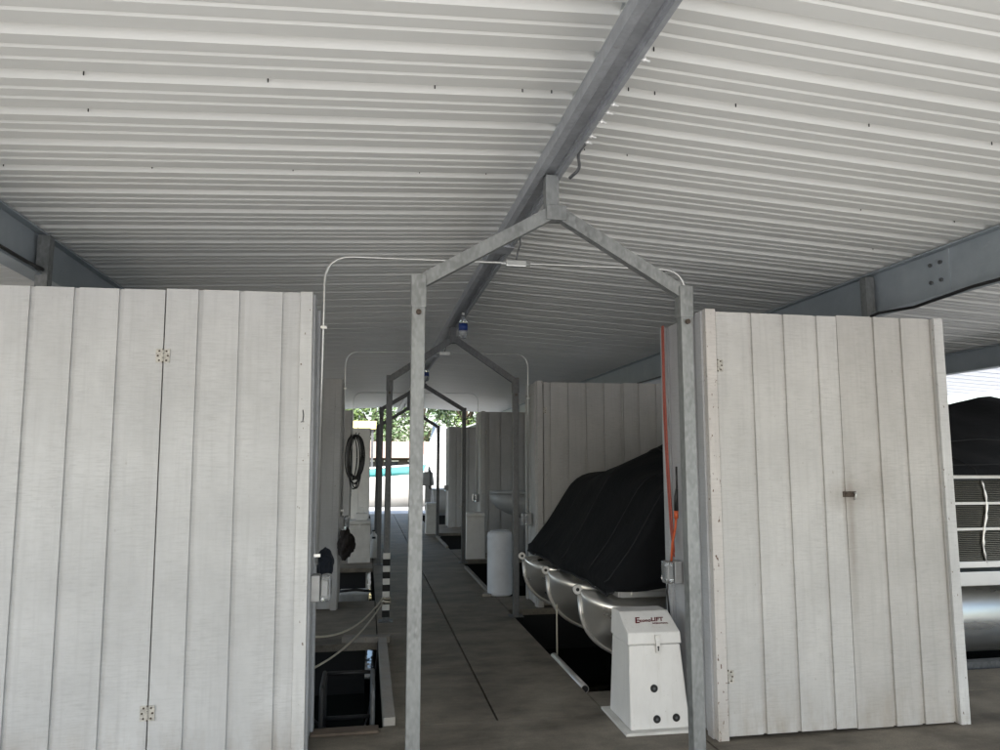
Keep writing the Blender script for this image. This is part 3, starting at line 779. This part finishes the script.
# cover: a draped sheet, height field with folds
def cover():
    mb = MB()
    NX, NY = 64, 44
    X0, X1 = .135, 6.45
    W = 1.37
    def ridge(x):
        ks = [(0,.705),(.20,1.0),(.44,1.42),(.54,1.53),(.66,1.585),(1.0,1.75),(1.5,1.86),(2.2,1.97),(3.3,2.08),(4.15,2.155),(4.42,2.23),(4.58,2.275),(4.74,2.24),(5.2,2.16),(6.4,1.7)]
        for (a, za), (b, zb) in zip(ks, ks[1:]):
            if a <= x <= b: return za+(zb-za)*(x-a)/(b-a)
        return 1.7
    def edge(x):                                           # top of the side rail the cloth hangs over
        ks = [(0,.70),(.20,.95),(.44,1.33),(.54,1.42),(.66,1.455),(1.2,1.50),(2.2,1.53),(6.4,1.50)]
        for (a, za), (b, zb) in zip(ks, ks[1:]):
            if a <= x <= b: return za+(zb-za)*(x-a)/(b-a)
        return 1.5
    def hem(x):
        if x < 1.15: return .655 - .012*math.sin(x*9)
        if x < 1.9: return .655+(1.47-.655)*((x-1.15)/.75)
        return 1.475
    rows = []
    for i in range(NX+1):
        u = i/NX; x = (X1-X0)*(u**1.5)
        zr, ze, zh = ridge(x), edge(x), hem(x)
        row = []
        # parameter across: near hem -> near rail -> ridge -> far rail -> far hem
        for j in range(NY+1):
            v = j/NY*2-1; s = abs(v); sg = 1 if v > 0 else -1
            if s > .72:                                     # skirt
                q = (s-.72)/.28
                y = 1.335+.03*q; z = ze+(zh-ze)*q
                y += .012*math.sin(x*7+q*2)*q
            else:
                q = s/.72; y = 1.335*q
                z = zr+(ze-zr)*(q**1.25) + (-.05*math.sin(q*math.pi)*(1 if x > .7 else x/.7))
            n = mnoise.noise(Vector((x*2.1, v*3.2, 1.7)))*.016 + mnoise.noise(Vector((x*6, v*8, 4.1)))*.006
            fold = .008*math.sin((x*.9 + sg*y*1.6)*7.0)*min(1, x*3)
            xx = X0+x - (.02*math.cos(v*9) if i == 0 else 0)
            k = min(1, x/.15)
            hemk = 0 if s > .98 else 1
            row.append(mb.bm.verts.new((xx+n*.4*k, sg*y + (n*.5*hemk if s > .72 else 0), z+(n+fold)*hemk*k*(1 if s < .72 else .2))))
        rows.append(row)
    for a, b in zip(rows, rows[1:]):
        for j in range(NY):
            f = mb.bm.faces.new([a[j], a[j+1], b[j+1], b[j]]); f.smooth = True
    # front hem flap
    flap = []
    for j, vtx in enumerate(rows[0]):
        s = abs(j/NY*2-1)
        flap.append(mb.bm.verts.new((vtx.co.x-.004, vtx.co.y, min(vtx.co.z, .70)-.075*(1-max(0, s-.72)/.28) - .006*math.sin(j*1.3))))
    for j in range(NY):
        f = mb.bm.faces.new([flap[j], flap[j+1], rows[0][j+1], rows[0][j]]); f.smooth = True
    lines = {j: [tuple(r[j].co) for r in rows] for j in range(NY+1)}
    cross = {i: [tuple(v.co) for v in rows[i]] for i in range(NX+1)}
    hemline = [tuple(v.co) for v in flap]
    o = mb.build('boat_cover', M['cloth'])
    o.location = boat.location
    sd = o.modifiers.new('cloth', 'SOLIDIFY'); sd.thickness = .004
    for cols in ([7], [13], [22], [31], [37]):
        MB().tube([Vector(p)+Vector((0,0,.003)) for p in lines[cols[0]]], .0055, 5).build('seam', M['seam'], o)
    for r in (18, 40):
        MB().tube([Vector(p)+Vector((0,0,.003)) for p in cross[r]], .0055, 5).build('seam', M['seam'], o)
    MB().tube(hemline, .009, 6).build('hem_cord', M['seam'], o)
    return tag(o, 'black fabric mooring cover stretched over the pontoon boat', 'boat cover')
cover()

# ---------------------------------------------------------------- dock edge details, right slip
mb = MB(); mb.tube([(0,0,0),(0,.88,0)], .030, 12)
o = thing('edge_bumper', 'short grey tube bumper on the dock edge in front of the pontoon noses', 'bumper', (1.548, 5.19, -.012))
mb.build('tube', M['alu_pale'], o)
mb = MB(); mb.cyl((0,-.004,0), (0,.0,0), .024, 12); mb.build('end_plug', M['black'], o)
mb = MB(); mb.cyl((1.585, 6.10, -.02), (1.585, 6.10, .40), .006, 6)
tag(mb.build('mooring_line', M['rope']), 'thin grey line hanging from the middle pontoon nose to the dock edge', 'rope')
def edge_board(x, y0, y1, label, w=.045, h=.035, mat='weathered', grp='pale boards along the dock edges'):
    return tag(MB().box(x-w/2, x+w/2, y0, y1, .002, h).build('edge_board', M[mat]), label, 'board', grp)
edge_board(1.49, 8.95, 11.1, 'long pale edge board on the right dock edge past the barrel')
edge_board(1.49, 13.7, 15.7, 'pale edge board on the right dock edge before the farthest frame')
edge_board(.165, 4.66, 6.72, 'thick weathered kerb board along the left slip, running up to the taped post', .07, .05, 'kerb')
o = MB().box(-.37, .37, -.05, .05, .002, .03).build('loose_plank', M['weathered']); o.location = (1.55, 9.1, .0); o.rotation_euler = (0,0,R(70))
tag(o, 'short grey plank lying at the foot of the barrel', 'plank')
o = MB().box(-.20, .22, -.05, .05, .002, .05).build('loose_plank', M['weathered']); o.location = (.02, 6.80, 0); o.rotation_euler = (0,0,R(-9))
tag(o, 'short weathered plank lying at the foot of the taped post', 'plank')

# ---------------------------------------------------------------- left slip things
o = thing('boarding_ladder', 'thin grey metal loop ladder standing in the left slip', 'ladder', (-.02, 4.69, 0))
mb = MB(); mb.tube(fillet([(.085,0,-.7),(.085,0,.22),(.085,.42,.22),(.085,.42,-.7)], .06), .014, 8); mb.build('side_rail', M['galv_dark'], o)
mb = MB(); mb.tube(fillet([(-.22,.02,-.7),(-.22,.02,.22),(-.22,.42,.22),(-.22,.42,-.7)], .06), .014, 8); mb.build('side_rail', M['dark_steel'], o)
for z in (-.08, -.32):
    MB().cyl((-.22,.42,z), (.085,.42,z), .013, 8).build('rung', M['dark_steel'], o)
MB().cyl((-.22,.42,.20), (.085,.42,.20), .013, 8).build('top_bar', M['black'], o)
tag(MB().box(-.288, .10, 4.54, 4.642, .004, .02, .003).build('threshold_board', M['brown_board']), 'brown board at the near edge of the left slip', 'board')
mb = MB(); mb.tube(sag((-.36, 4.78, .52), (.185, 7.56, .24), .12), .0075, 7)
mb.tube([(.185,7.57,.235),(.21,7.555,.23),(.255,7.57,.225),(.255,7.66,.225),(.185,7.66,.23),(.178,7.58,.225)], .009, 7)
tag(mb.build('dock_rope', M['rope']), 'upper pale rope sagging from the taped post towards the left shed', 'rope', 'pale ropes tied to the taped post')
mb = MB(); mb.tube(sag((-.36, 4.78, .30), (.19, 7.56, .20), .09), .0075, 7)
mb.tube([(.185,7.57,.205),(.21,7.555,.20),(.258,7.57,.195),(.258,7.66,.195),(.185,7.66,.20),(.178,7.58,.195)], .012, 7)
tag(mb.build('dock_rope', M['rope']), 'lower pale rope sagging from the taped post across the left slip', 'rope', 'pale ropes tied to the taped post')
o = thing('swim_float', 'pale ribbed plastic float in the water behind the taped post', 'float', (-.11, 9.75, -.2))
mb = MB(); mb.box(-.20, .17, -.12, .3, -.34, .13, .02)
fl = mb.build('float_body', M['white_soiled'], o)
for k in range(7): MB().box(-.165+k*.048, -.145+k*.048, -.13, -.1205, -.12, .10, .002).build('rib', M['white_soiled'], fl)
MB().tube([(-.24,-.16,.17),(.0,-.17,.19),(.2,-.16,.165)], .016, 8).build('top_rail', M['black'], o)
mb = MB(); mb.tube([(-.35,4.74,.10),(-.2,4.95,-.12),(0,5.3,-.30),(.06,5.9,-.28),(.11,6.4,-.1),(.13,6.7,.02)], .008, 6)
tag(mb.build('power_cable', M['black']), 'black cable looping low over the water of the left slip', 'cable')
# navy tarp bundle and jacket
def blob(c, rx, ry, rz, mat, name, seed, amp=.25):
    bm = bmesh.new(); bmesh.ops.create_icosphere(bm, subdivisions=4, radius=1)
    for v in bm.verts:
        n = mnoise.noise(v.co*1.9+Vector((seed,0,0)))*amp + mnoise.noise(v.co*5+Vector((0,seed,0)))*amp*.35
        v.co = Vector((v.co.x*rx, v.co.y*ry, v.co.z*rz))*(1+n)
    for f in bm.faces: f.smooth = True
    mb = MB(); mb.bm.free(); mb.bm = bm
    o = mb.build(name, mat); o.location = c
    return o
tag(blob((-.262, 4.95, .93), .062, .12, .09, M['blue_tarp'], 'tarp_bundle', 3.1), 'bundled navy tarp behind the left front shed corner', 'tarp')
tag(blob((-.20, 8.14, .71), .085, .09, .15, M['jacket'], 'life_jacket', 8.3, .4), 'dark jacket hanging under the white outlet on the second left shed', 'jacket')
# dock boxes
def pedestal(loc, w, d, h, label, mat, taper=.012, grp='white boxes standing along the dock'):
    o = thing('dock_box', label, 'dock box', loc, grp)
    taper_box(MB(), (-w/2,w/2,0,d), (-w/2+taper,w/2-taper,taper,d-taper), .012, h-.06, .01).build('body', mat, o)
    taper_box(MB(), (-w/2,w/2,-.005,d+.005), (-w/2+.01,w/2-.01,.01,d-.01), h-.055, h, .012).build('lid', mat, o)
    MB().box(-w/2-.03, w/2+.03, -.03, d+.03, 0, .012).build('base_plate', M['weathered'], o)
    MB().box(-.014, .014, -.012, .0, h-.10, h-.04, .002).build('latch', M['alu_pale'], o)
    return o
pedestal((1.77, 12.02, 0), .32, .36, .75, 'slim tall white box between two grey sheds on the right', M['white'])
pedestal((1.43, 16.3, 0), .26, .36, .68, 'small pale box beside the farthest portal frame', M['white_soiled'])
pedestal((-.09, 11.9, 0), .34, .5, .66, 'off white cabinet standing at the left dock edge', M['white_soiled'], .004)
mb = MB()
mb.box(-.08,.1,-.1,.1,0,.10,.01).box(-.04,.05,-.05,.06,.102,.19,.01); o = mb.build('tackle_box', M['pvc']); o.location = (-.08, 12.1, .662)
tag(o, 'small white box standing on the off white cabinet', 'box')
for k, (x, y, z, lab) in enumerate(((.14, 12.6, 0, 'white jug standing behind the off white cabinet'), (.15, 13.9, 0, 'black and white jug on the dock edge by the far left shed'))):
    o = thing('water_jug', lab, 'jug', (x, y, z), 'jugs on the left dock edge')
    MB().lathe((0,0,0), [(.07,0),(.08,.02),(.08,.2),(.05,.26),(.025,.28),(.025,.31)], 16).build('jug_body', M['pvc'], o)
    MB().lathe((0,0,.31), [(.03,0),(.03,.03)], 12).build('cap', M['black'], o)

# barrel
o = thing('barrel', 'pale blue white plastic barrel at the right edge of the walkway', 'barrel', (1.60, 8.86, 0))
MB().lathe((0,0,0), [(.135,0),(.148,.012),(.150,.05),(.1505,.40),(.150,.62),(.146,.66),(.150,.672),(.150,.70),(.142,.735),(.12,.75)], 40).build('drum', M['barrel'], o)
MB().lathe((0,0,.75), [(.118,0),(.112,.008)], 32).build('lid', M['barrel'], o)
# grey jon boat bow in slip 2
b2 = thing('fishing_boat', 'small grey boat whose pointed bow shows above the barrel', 'boat', (1.72, 10.3, .0))
mb = MB(); rings = []
for i in range(14):
    u = i/13; x = 4.2*u**1.5
    hw = .03+.75*min(1, (u*1.25)**.75); sh = 1.13+.02*math.cos(u*3); kz = sh-.10-.62*min(1, (u*1.5))**.8
    ch = kz+.22*min(1, u*2)
    rings.append([(x,-hw,sh),(x,-hw*.86,ch),(x,0,kz),(x,hw*.86,ch),(x,hw,sh),(x,0,sh+.012)])
mb.loft(rings); mb.build('hull', M['grey_hull'], b2)
mb = MB()
for s in (-1, 1):
    mb.tube([(4.2*(i/13)**1.5, s*(.035+.75*min(1,((i/13)*1.25)**.75)), 1.135+.02*math.cos(i/13*3)) for i in range(14)], .022, 8)
mb.build('gunwale', M['grey_hull'], b2)
mb = MB(); rr = []
for i in range(10):
    u = i/9; x = .75+3.2*u; hw = .35+.3*u
    rr.append([(x,-hw,1.15),(x,-hw*.5,1.2+.1*math.sin(u*3)),(x,hw*.5,1.2+.1*math.sin(u*3)),(x,hw,1.15)])
mb.loft(rr); mb.build('deck_cover', M['grey_hull'], b2)
lf = thing('boat_lift', 'dark lift frame carrying the small grey boat', 'boat lift', (3.0, 10.3, 0))
for s in (-1, 1):
    MB().box(-.1, 2.6, s*.45-.06, s*.45+.06, .40, .50).build('bunk', M['black'], lf)
    for x in (.2, 2.3): MB().box(x-.04, x+.04, s*.45-.04, s*.45+.04, WZ-.6, .40).build('lift_leg', M['galv_dark'], lf)
for x in (.2, 2.3): MB().box(x-.04, x+.04, -1.2, 1.2, .30, .398).build('cross_beam', M['galv_dark'], lf)

# hose coils on shed L3
for k, (dy, n_, lab) in enumerate(((0, 7, 'thick black hose coil hanging on the third left shed'), (.55, 5, 'thinner black hose coil hanging behind the thick one'))):
    h = thing('hose_coil', lab, 'hose', (-.21+.05*k, 13.02+dy*.2, 2.05), 'hose coils hanging on the left sheds')
    mb = MB()
    for q in range(n_):
        ph = random.uniform(-.05,.05); A, B = .10+random.uniform(-.02,.035), .42+random.uniform(-.06,.05)
        mb.tube([(A*math.cos(t*math.pi/14)+ph, -.05+.02*q*random.uniform(.6,1), -B+B*math.sin(t*math.pi/14)+random.uniform(-.004,.004)) for t in range(29)], .011, 6)
    mb.build('coil', M['black'], h)
    MB().tube([(-.08,.05,0),(0,-.06,.0),(.02,-.06,.04)], .01, 6).build('hook', M['galv_dark'], h)

# hanging bottles
for y, z, lab, col in ((6.85, 2.855, 'clear plastic bottle with blue label hanging from the ridge beam', M['blue_tarp']), (11.3, 2.93, 'distant clear bottle hanging from the ridge beam past the taped frame', None)):
    o = thing('hanging_bottle', lab, 'bottle', (RX+.02, y, z-.1), 'bottles hanging from the ridge beam')
    MB().lathe((0,0,0), [(.012,-.005),(.03,.002),(.042,.03),(.043,.11),(.043,.15),(.03,.185),(.015,.205),(.014,.225)], 20).build('bottle_body', M['clear'], o)
    MB().lathe((0,0,0), [(.0445,.075),(.0445,.14)], 20).build('label_band', plain('blue_label', (.02,.05,.22), .4), o)
    MB().cyl((0,0,.226), (0,0,.25), .015, 12).build('cap', M['pvc'], o)
    MB().tube([(0,0,.25),(.0,.01,3.0-z+.09)], .003, 5).build('string', M['rope'], o)

# ---------------------------------------------------------------- far end of the dock
def hull_boat(name, label, loc, L, beam, h, mats, rot=0, cabin=True):
    o = thing(name, label, 'boat', loc, None, (0,0,rot))
    def sect(u):
        x = -L/2+L*u; hw = beam/2*(1-max(0,(u-.55)/.45)**2.2)
        hw = max(hw, .03); sh = h*(.86+.2*u*u)
        return x, hw, sh
    us = [i/22 for i in range(23)]
    mb = MB(); mb.loft([[(x,-hw,sh),(x,-hw*.97,sh*.55),(x,-hw*.75,-.25),(x,hw*.75,-.25),(x,hw*.97,sh*.55),(x,hw,sh)] for x, hw, sh in map(sect, us)])
    mb.build('hull', mats[0], o)
    mb = MB()
    for s in (-1, 1):
        mb.loft([[(x,s*(hw+.012),sh-.02),(x,s*(hw*.985+.012),sh*.80),(x,s*(hw*.985+.004),sh*.80),(x,s*(hw+.004),sh-.02)] for x, hw, sh in map(sect, us)])
    mb.build('stripe', mats[1], o)
    mb = MB()
    for s in (-1,1):
        mb.tube([(x,s*hw,sh+.01) for x, hw, sh in map(sect, us)], .03, 8)
    mb.build('rub_rail', mats[0], o)
    mb = MB(); mb.loft([[(x,-hw*.93,sh+.005),(x,hw*.93,sh+.005),(x,hw*.93,sh-.05),(x,-hw*.93,sh-.05)] for x, hw, sh in map(sect, us)]); mb.build('deck', mats[0], o)
    if cabin:
        z = h*.98
        taper_box(MB(), (-L*.25, L*.16, -beam*.36, beam*.36), (-L*.2, L*.04, -beam*.30, beam*.30), z, z+.62, .03).build('cabin', mats[0], o)
        for s in (-1, 1):
            mb = MB(); mb.prism([(-L*.22, z+.22), (L*.085, z+.22), (L*.045, z+.48), (-L*.205, z+.48)], 'y', s*beam*.335-.012, s*beam*.335+.012); mb.build('window', M['glass_dark'], o)
    return o
hull_boat('cabin_boat', 'white cabin boat with a broad teal stripe moored beyond the dock end', (-1.3, 28.3, -.15), 7.2, 2.3, 1.55, (M['white'], M['teal']), R(3))
# white shrink-wrapped / tarp covered boat sloping up to the right
o = thing('covered_boat', 'boat under a white peaked tarp beyond the dock end, right of the nearest frame post', 'boat', (3.4, 29.0, 0), None, (0,0,R(12)))
mb = MB(); rings = []
for i in range(15):
    u = i/14; y = -2.8+5.6*u; k = math.sin(math.pi*min(1, .12+u*.9))**.5
    rings.append([(-1.55*k,y,-.2),(-1.65*k,y,.7),(-1.1*k,y,1.5+.5*u),(0,y,2.3+1.0*u+.05*math.sin(u*20)),(1.1*k,y,1.5+.5*u),(1.65*k,y,.7),(1.55*k,y,-.2)])
mb.loft(rings); mb.build('tarp', M['white'], o)
mb = MB(); mb.box(-.8,-.2,-2.86,-2.7,2.0,2.15).build('patch', M['teal'], o)
mb = MB(); mb.loft([[(-1.3,-2.6,-.4),(1.3,-2.6,-.4),(1.45,-2.6,.1),(-1.45,-2.6,.1)],[(-1.3,2.6,-.4),(1.3,2.6,-.4),(1.45,2.6,.1),(-1.45,2.6,.1)]]); mb.build('hull', M['white'], o)
# outboard motor on a hull in the far right slip
o = thing('outboard_boat', 'small boat stern with grey outboard motor in the farthest right slip', 'boat', (1.95, 19.9, 0))
mb = MB(); mb.loft([[(-.25,-.75,.85),(-.2,-.7,.35),(-.1,0,.15),(-.2,.7,.35),(-.25,.75,.85)],[(2.8,-.75,.9),(2.8,-.7,.4),(2.8,0,.2),(2.8,.7,.4),(2.8,.75,.9)]]); mb.build('hull', M['chair_grey'], o)
mb = MB(); taper_box(mb, (-.52,-.16,-.16,.16), (-.45,-.2,-.12,.12), .95, 1.32, .05); mb.box(-.40,-.25,-.07,.07,.3,.95).lathe((-.32,0,.2), [(.04,0),(.07,.05),(.04,.12)], 12); mb.build('outboard_motor', M['chair_grey'], o)
for k in range(5):
    MB().tube([(-.28,-.5+k*.22,.86),(-.30,-.5+k*.22,1.35+.12*math.sin(k))], .018, 6).build('rod_holder', M['motor'], o)
MB().tube([(-.3,-.5,1.35),(-.3,.38,1.4)], .018, 6).build('rail', M['motor'], o)
# neighbouring dock roof with a yellow fascia
nr = thing('far_canopy', 'distant dock canopy with a yellow fascia beyond the end of the dock', 'canopy', (0, 31, 0))
for x0, x1 in ((-9,.35), (4.6, 14)):
    MB().box(x0, x1, -.05, 0, 2.95, 3.28).build('fascia', M['yellow'], nr)
    MB().box(x0, x1, .002, 6, 3.2, 3.26).build('roof_panel', M['roof'], nr)
    for x in (x0+.15, (x0+x1)/2, x1-.15):
        MB().box(x-.05, x+.05, .1, .2, WZ-.5, 3.198).build('post', M['galv_dark'], nr)
# lakeside house
hs = thing('lake_house', 'low house with a clay brown roof on the far bank', 'house', (.9, 50, .35))
MB().box(-3.2, 5.0, 0, 7, 0, 1.55).build('wall', M['wall_dark'], hs)
mb = MB(); mb.prism([(-.6,1.5),(3.5,2.7),(7.6,1.5)], 'x', -3.6, 5.4); mb.build('roof', M['roof_brown'], hs)
for x in (-2.4, -.9, .7, 2.3, 3.8):
    w_ = MB().box(x-.45, x+.45, -.04, .0, .5, 1.25).build('window', M['glass_dark'], hs)
    MB().box(x-.5, x+.5, -.06, -.042, 1.26, 1.34).build('lintel', M['pvc'], w_); MB().box(x-.5, x+.5, -.06, -.042, .42, .49).build('sill', M['pvc'], w_)
# trees
def tree(loc, h, r, seed, label, mat, n=2600, leaf=.2):
    rnd = random.Random(seed)
    o = thing('lakeside_tree', label, 'tree', loc, 'trees on the far bank')
    mb = MB(); mb.tube([(0,0,0),(.1,.05,h*.2),(-.05,.1,h*.45),(.08,0,h*.75)], [h*.028,h*.022,h*.016,h*.006], 8)
    cl = []
    for k in range(16):
        a = rnd.uniform(0, 6.283); zz = rnd.uniform(.3, .95); rr = r*math.sqrt(max(.05, 1-((zz-.55)/.5)**2))*rnd.uniform(.35,.95)
        c = Vector((rr*math.cos(a), rr*math.sin(a), h*zz)); cl.append((c, r*rnd.uniform(.22,.42)))
        mb.tube([(0,0,h*(zz*.55)), c*.55+Vector((0,0,h*zz*.25)), c], [h*.010,h*.006,h*.002], 5)
    mb.build('trunk', M['bark'], o)
    mb = MB()
    for k in range(n):
        c, cr = rnd.choice(cl)
        d = Vector((rnd.gauss(0,1), rnd.gauss(0,1), rnd.gauss(0,1))).normalized()*cr*rnd.uniform(.3,1.15)**.6
        p = c+d; a = Vector((rnd.gauss(0,1), rnd.gauss(0,1), rnd.gauss(0,.6))).normalized(); b = a.orthogonal().normalized()
        b = (Matrix.Rotation(rnd.uniform(0,6.28), 3, a) @ b); s = leaf*rnd.uniform(.6,1.3)
        mb.bm.faces.new([mb.bm.verts.new(p+a*s), mb.bm.verts.new(p+b*s*.5), mb.bm.verts.new(p-a*s), mb.bm.verts.new(p-b*s*.5)])
    mb.build('crown', mat, o)
for i, (x, y, h, r, mt, lab) in enumerate([
    (.6, 62, 10, 3.6, 'leaf', 'broad light green tree behind the clay roofed house, left of the others'),
    (4.2, 58, 8.5, 3.3, 'leaf_dark', 'dark green tree just right of the clay roofed house'),
    (-4.5, 66, 11, 4.2, 'leaf', 'light green tree partly behind the far left shed'),
    (8.6, 64, 10, 4.0, 'leaf', 'light green tree behind the white tarp boat'),
    (14, 68, 11, 4.4, 'leaf_dark', 'dark tree on the far bank showing past the right sheds'),
    (-10, 70, 12, 4.6, 'leaf_dark', 'dark tree on the far bank to the left of the dock')]):
    tree((x, y, .35), h, r, 20+i, lab, M[mt])
# low far hedge and hills
m = MB(); pts = [(-160,0)]; 
for i in range(33): pts.append((-160+i*10, 4+2.5*math.sin(i*.7)+1.6*math.sin(i*1.9+1)))
pts.append((160,0)); m.prism(pts, 'y', 120, 150)
tag(m.build('hill', M['grass']), kind='structure')

# ---------------------------------------------------------------- light, sky, camera
EL, AZ = R(43), R(203)                                   # sun behind the camera, slightly left; azimuth clockwise from +Y
w = bpy.data.worlds.new('World'); scene.world = w; w.use_nodes = True
nt = w.node_tree; bg = nt.nodes['Background']
sky = nt.nodes.new('ShaderNodeTexSky'); sky.sky_type = 'NISHITA'; sky.sun_disc = False
sky.sun_elevation = EL; sky.sun_rotation = AZ; sky.air_density = 1.1; sky.dust_density = 2.0
nt.links.new(sky.outputs['Color'], bg.inputs['Color']); bg.inputs['Strength'].default_value = .13
sl = bpy.data.lights.new('sun', 'SUN'); sl.energy = 4.0; sl.angle = R(.5); sl.color = (1, .945, .865)
so = bpy.data.objects.new('sun', sl); COL.objects.link(so)
d = Vector((math.sin(AZ)*math.cos(EL), math.cos(AZ)*math.cos(EL), math.sin(EL)))
so.rotation_euler = d.to_track_quat('Z', 'Y').to_euler(); so.location = d*60

cam = bpy.data.cameras.new('camera'); co = bpy.data.objects.new('camera', cam); COL.objects.link(co)
cam.sensor_width = 36; cam.lens = 36*.730; cam.clip_start = .05; cam.clip_end = 1000
co.location = (0, 0, 1.58); co.rotation_euler = (R(90+6.796), 0, R(-10.2546))
scene.camera = co
scene.render.engine = 'CYCLES'
scene.cycles.use_denoising = True
scene.cycles.max_bounces = 8; scene.cycles.diffuse_bounces = 6
scene.cycles.sample_clamp_indirect = 8
scene.view_settings.view_transform = 'Standard'; scene.view_settings.look = 'None'
scene.view_settings.gamma = 1; scene.view_settings.use_curve_mapping = False
scene.view_settings.exposure = 1.53
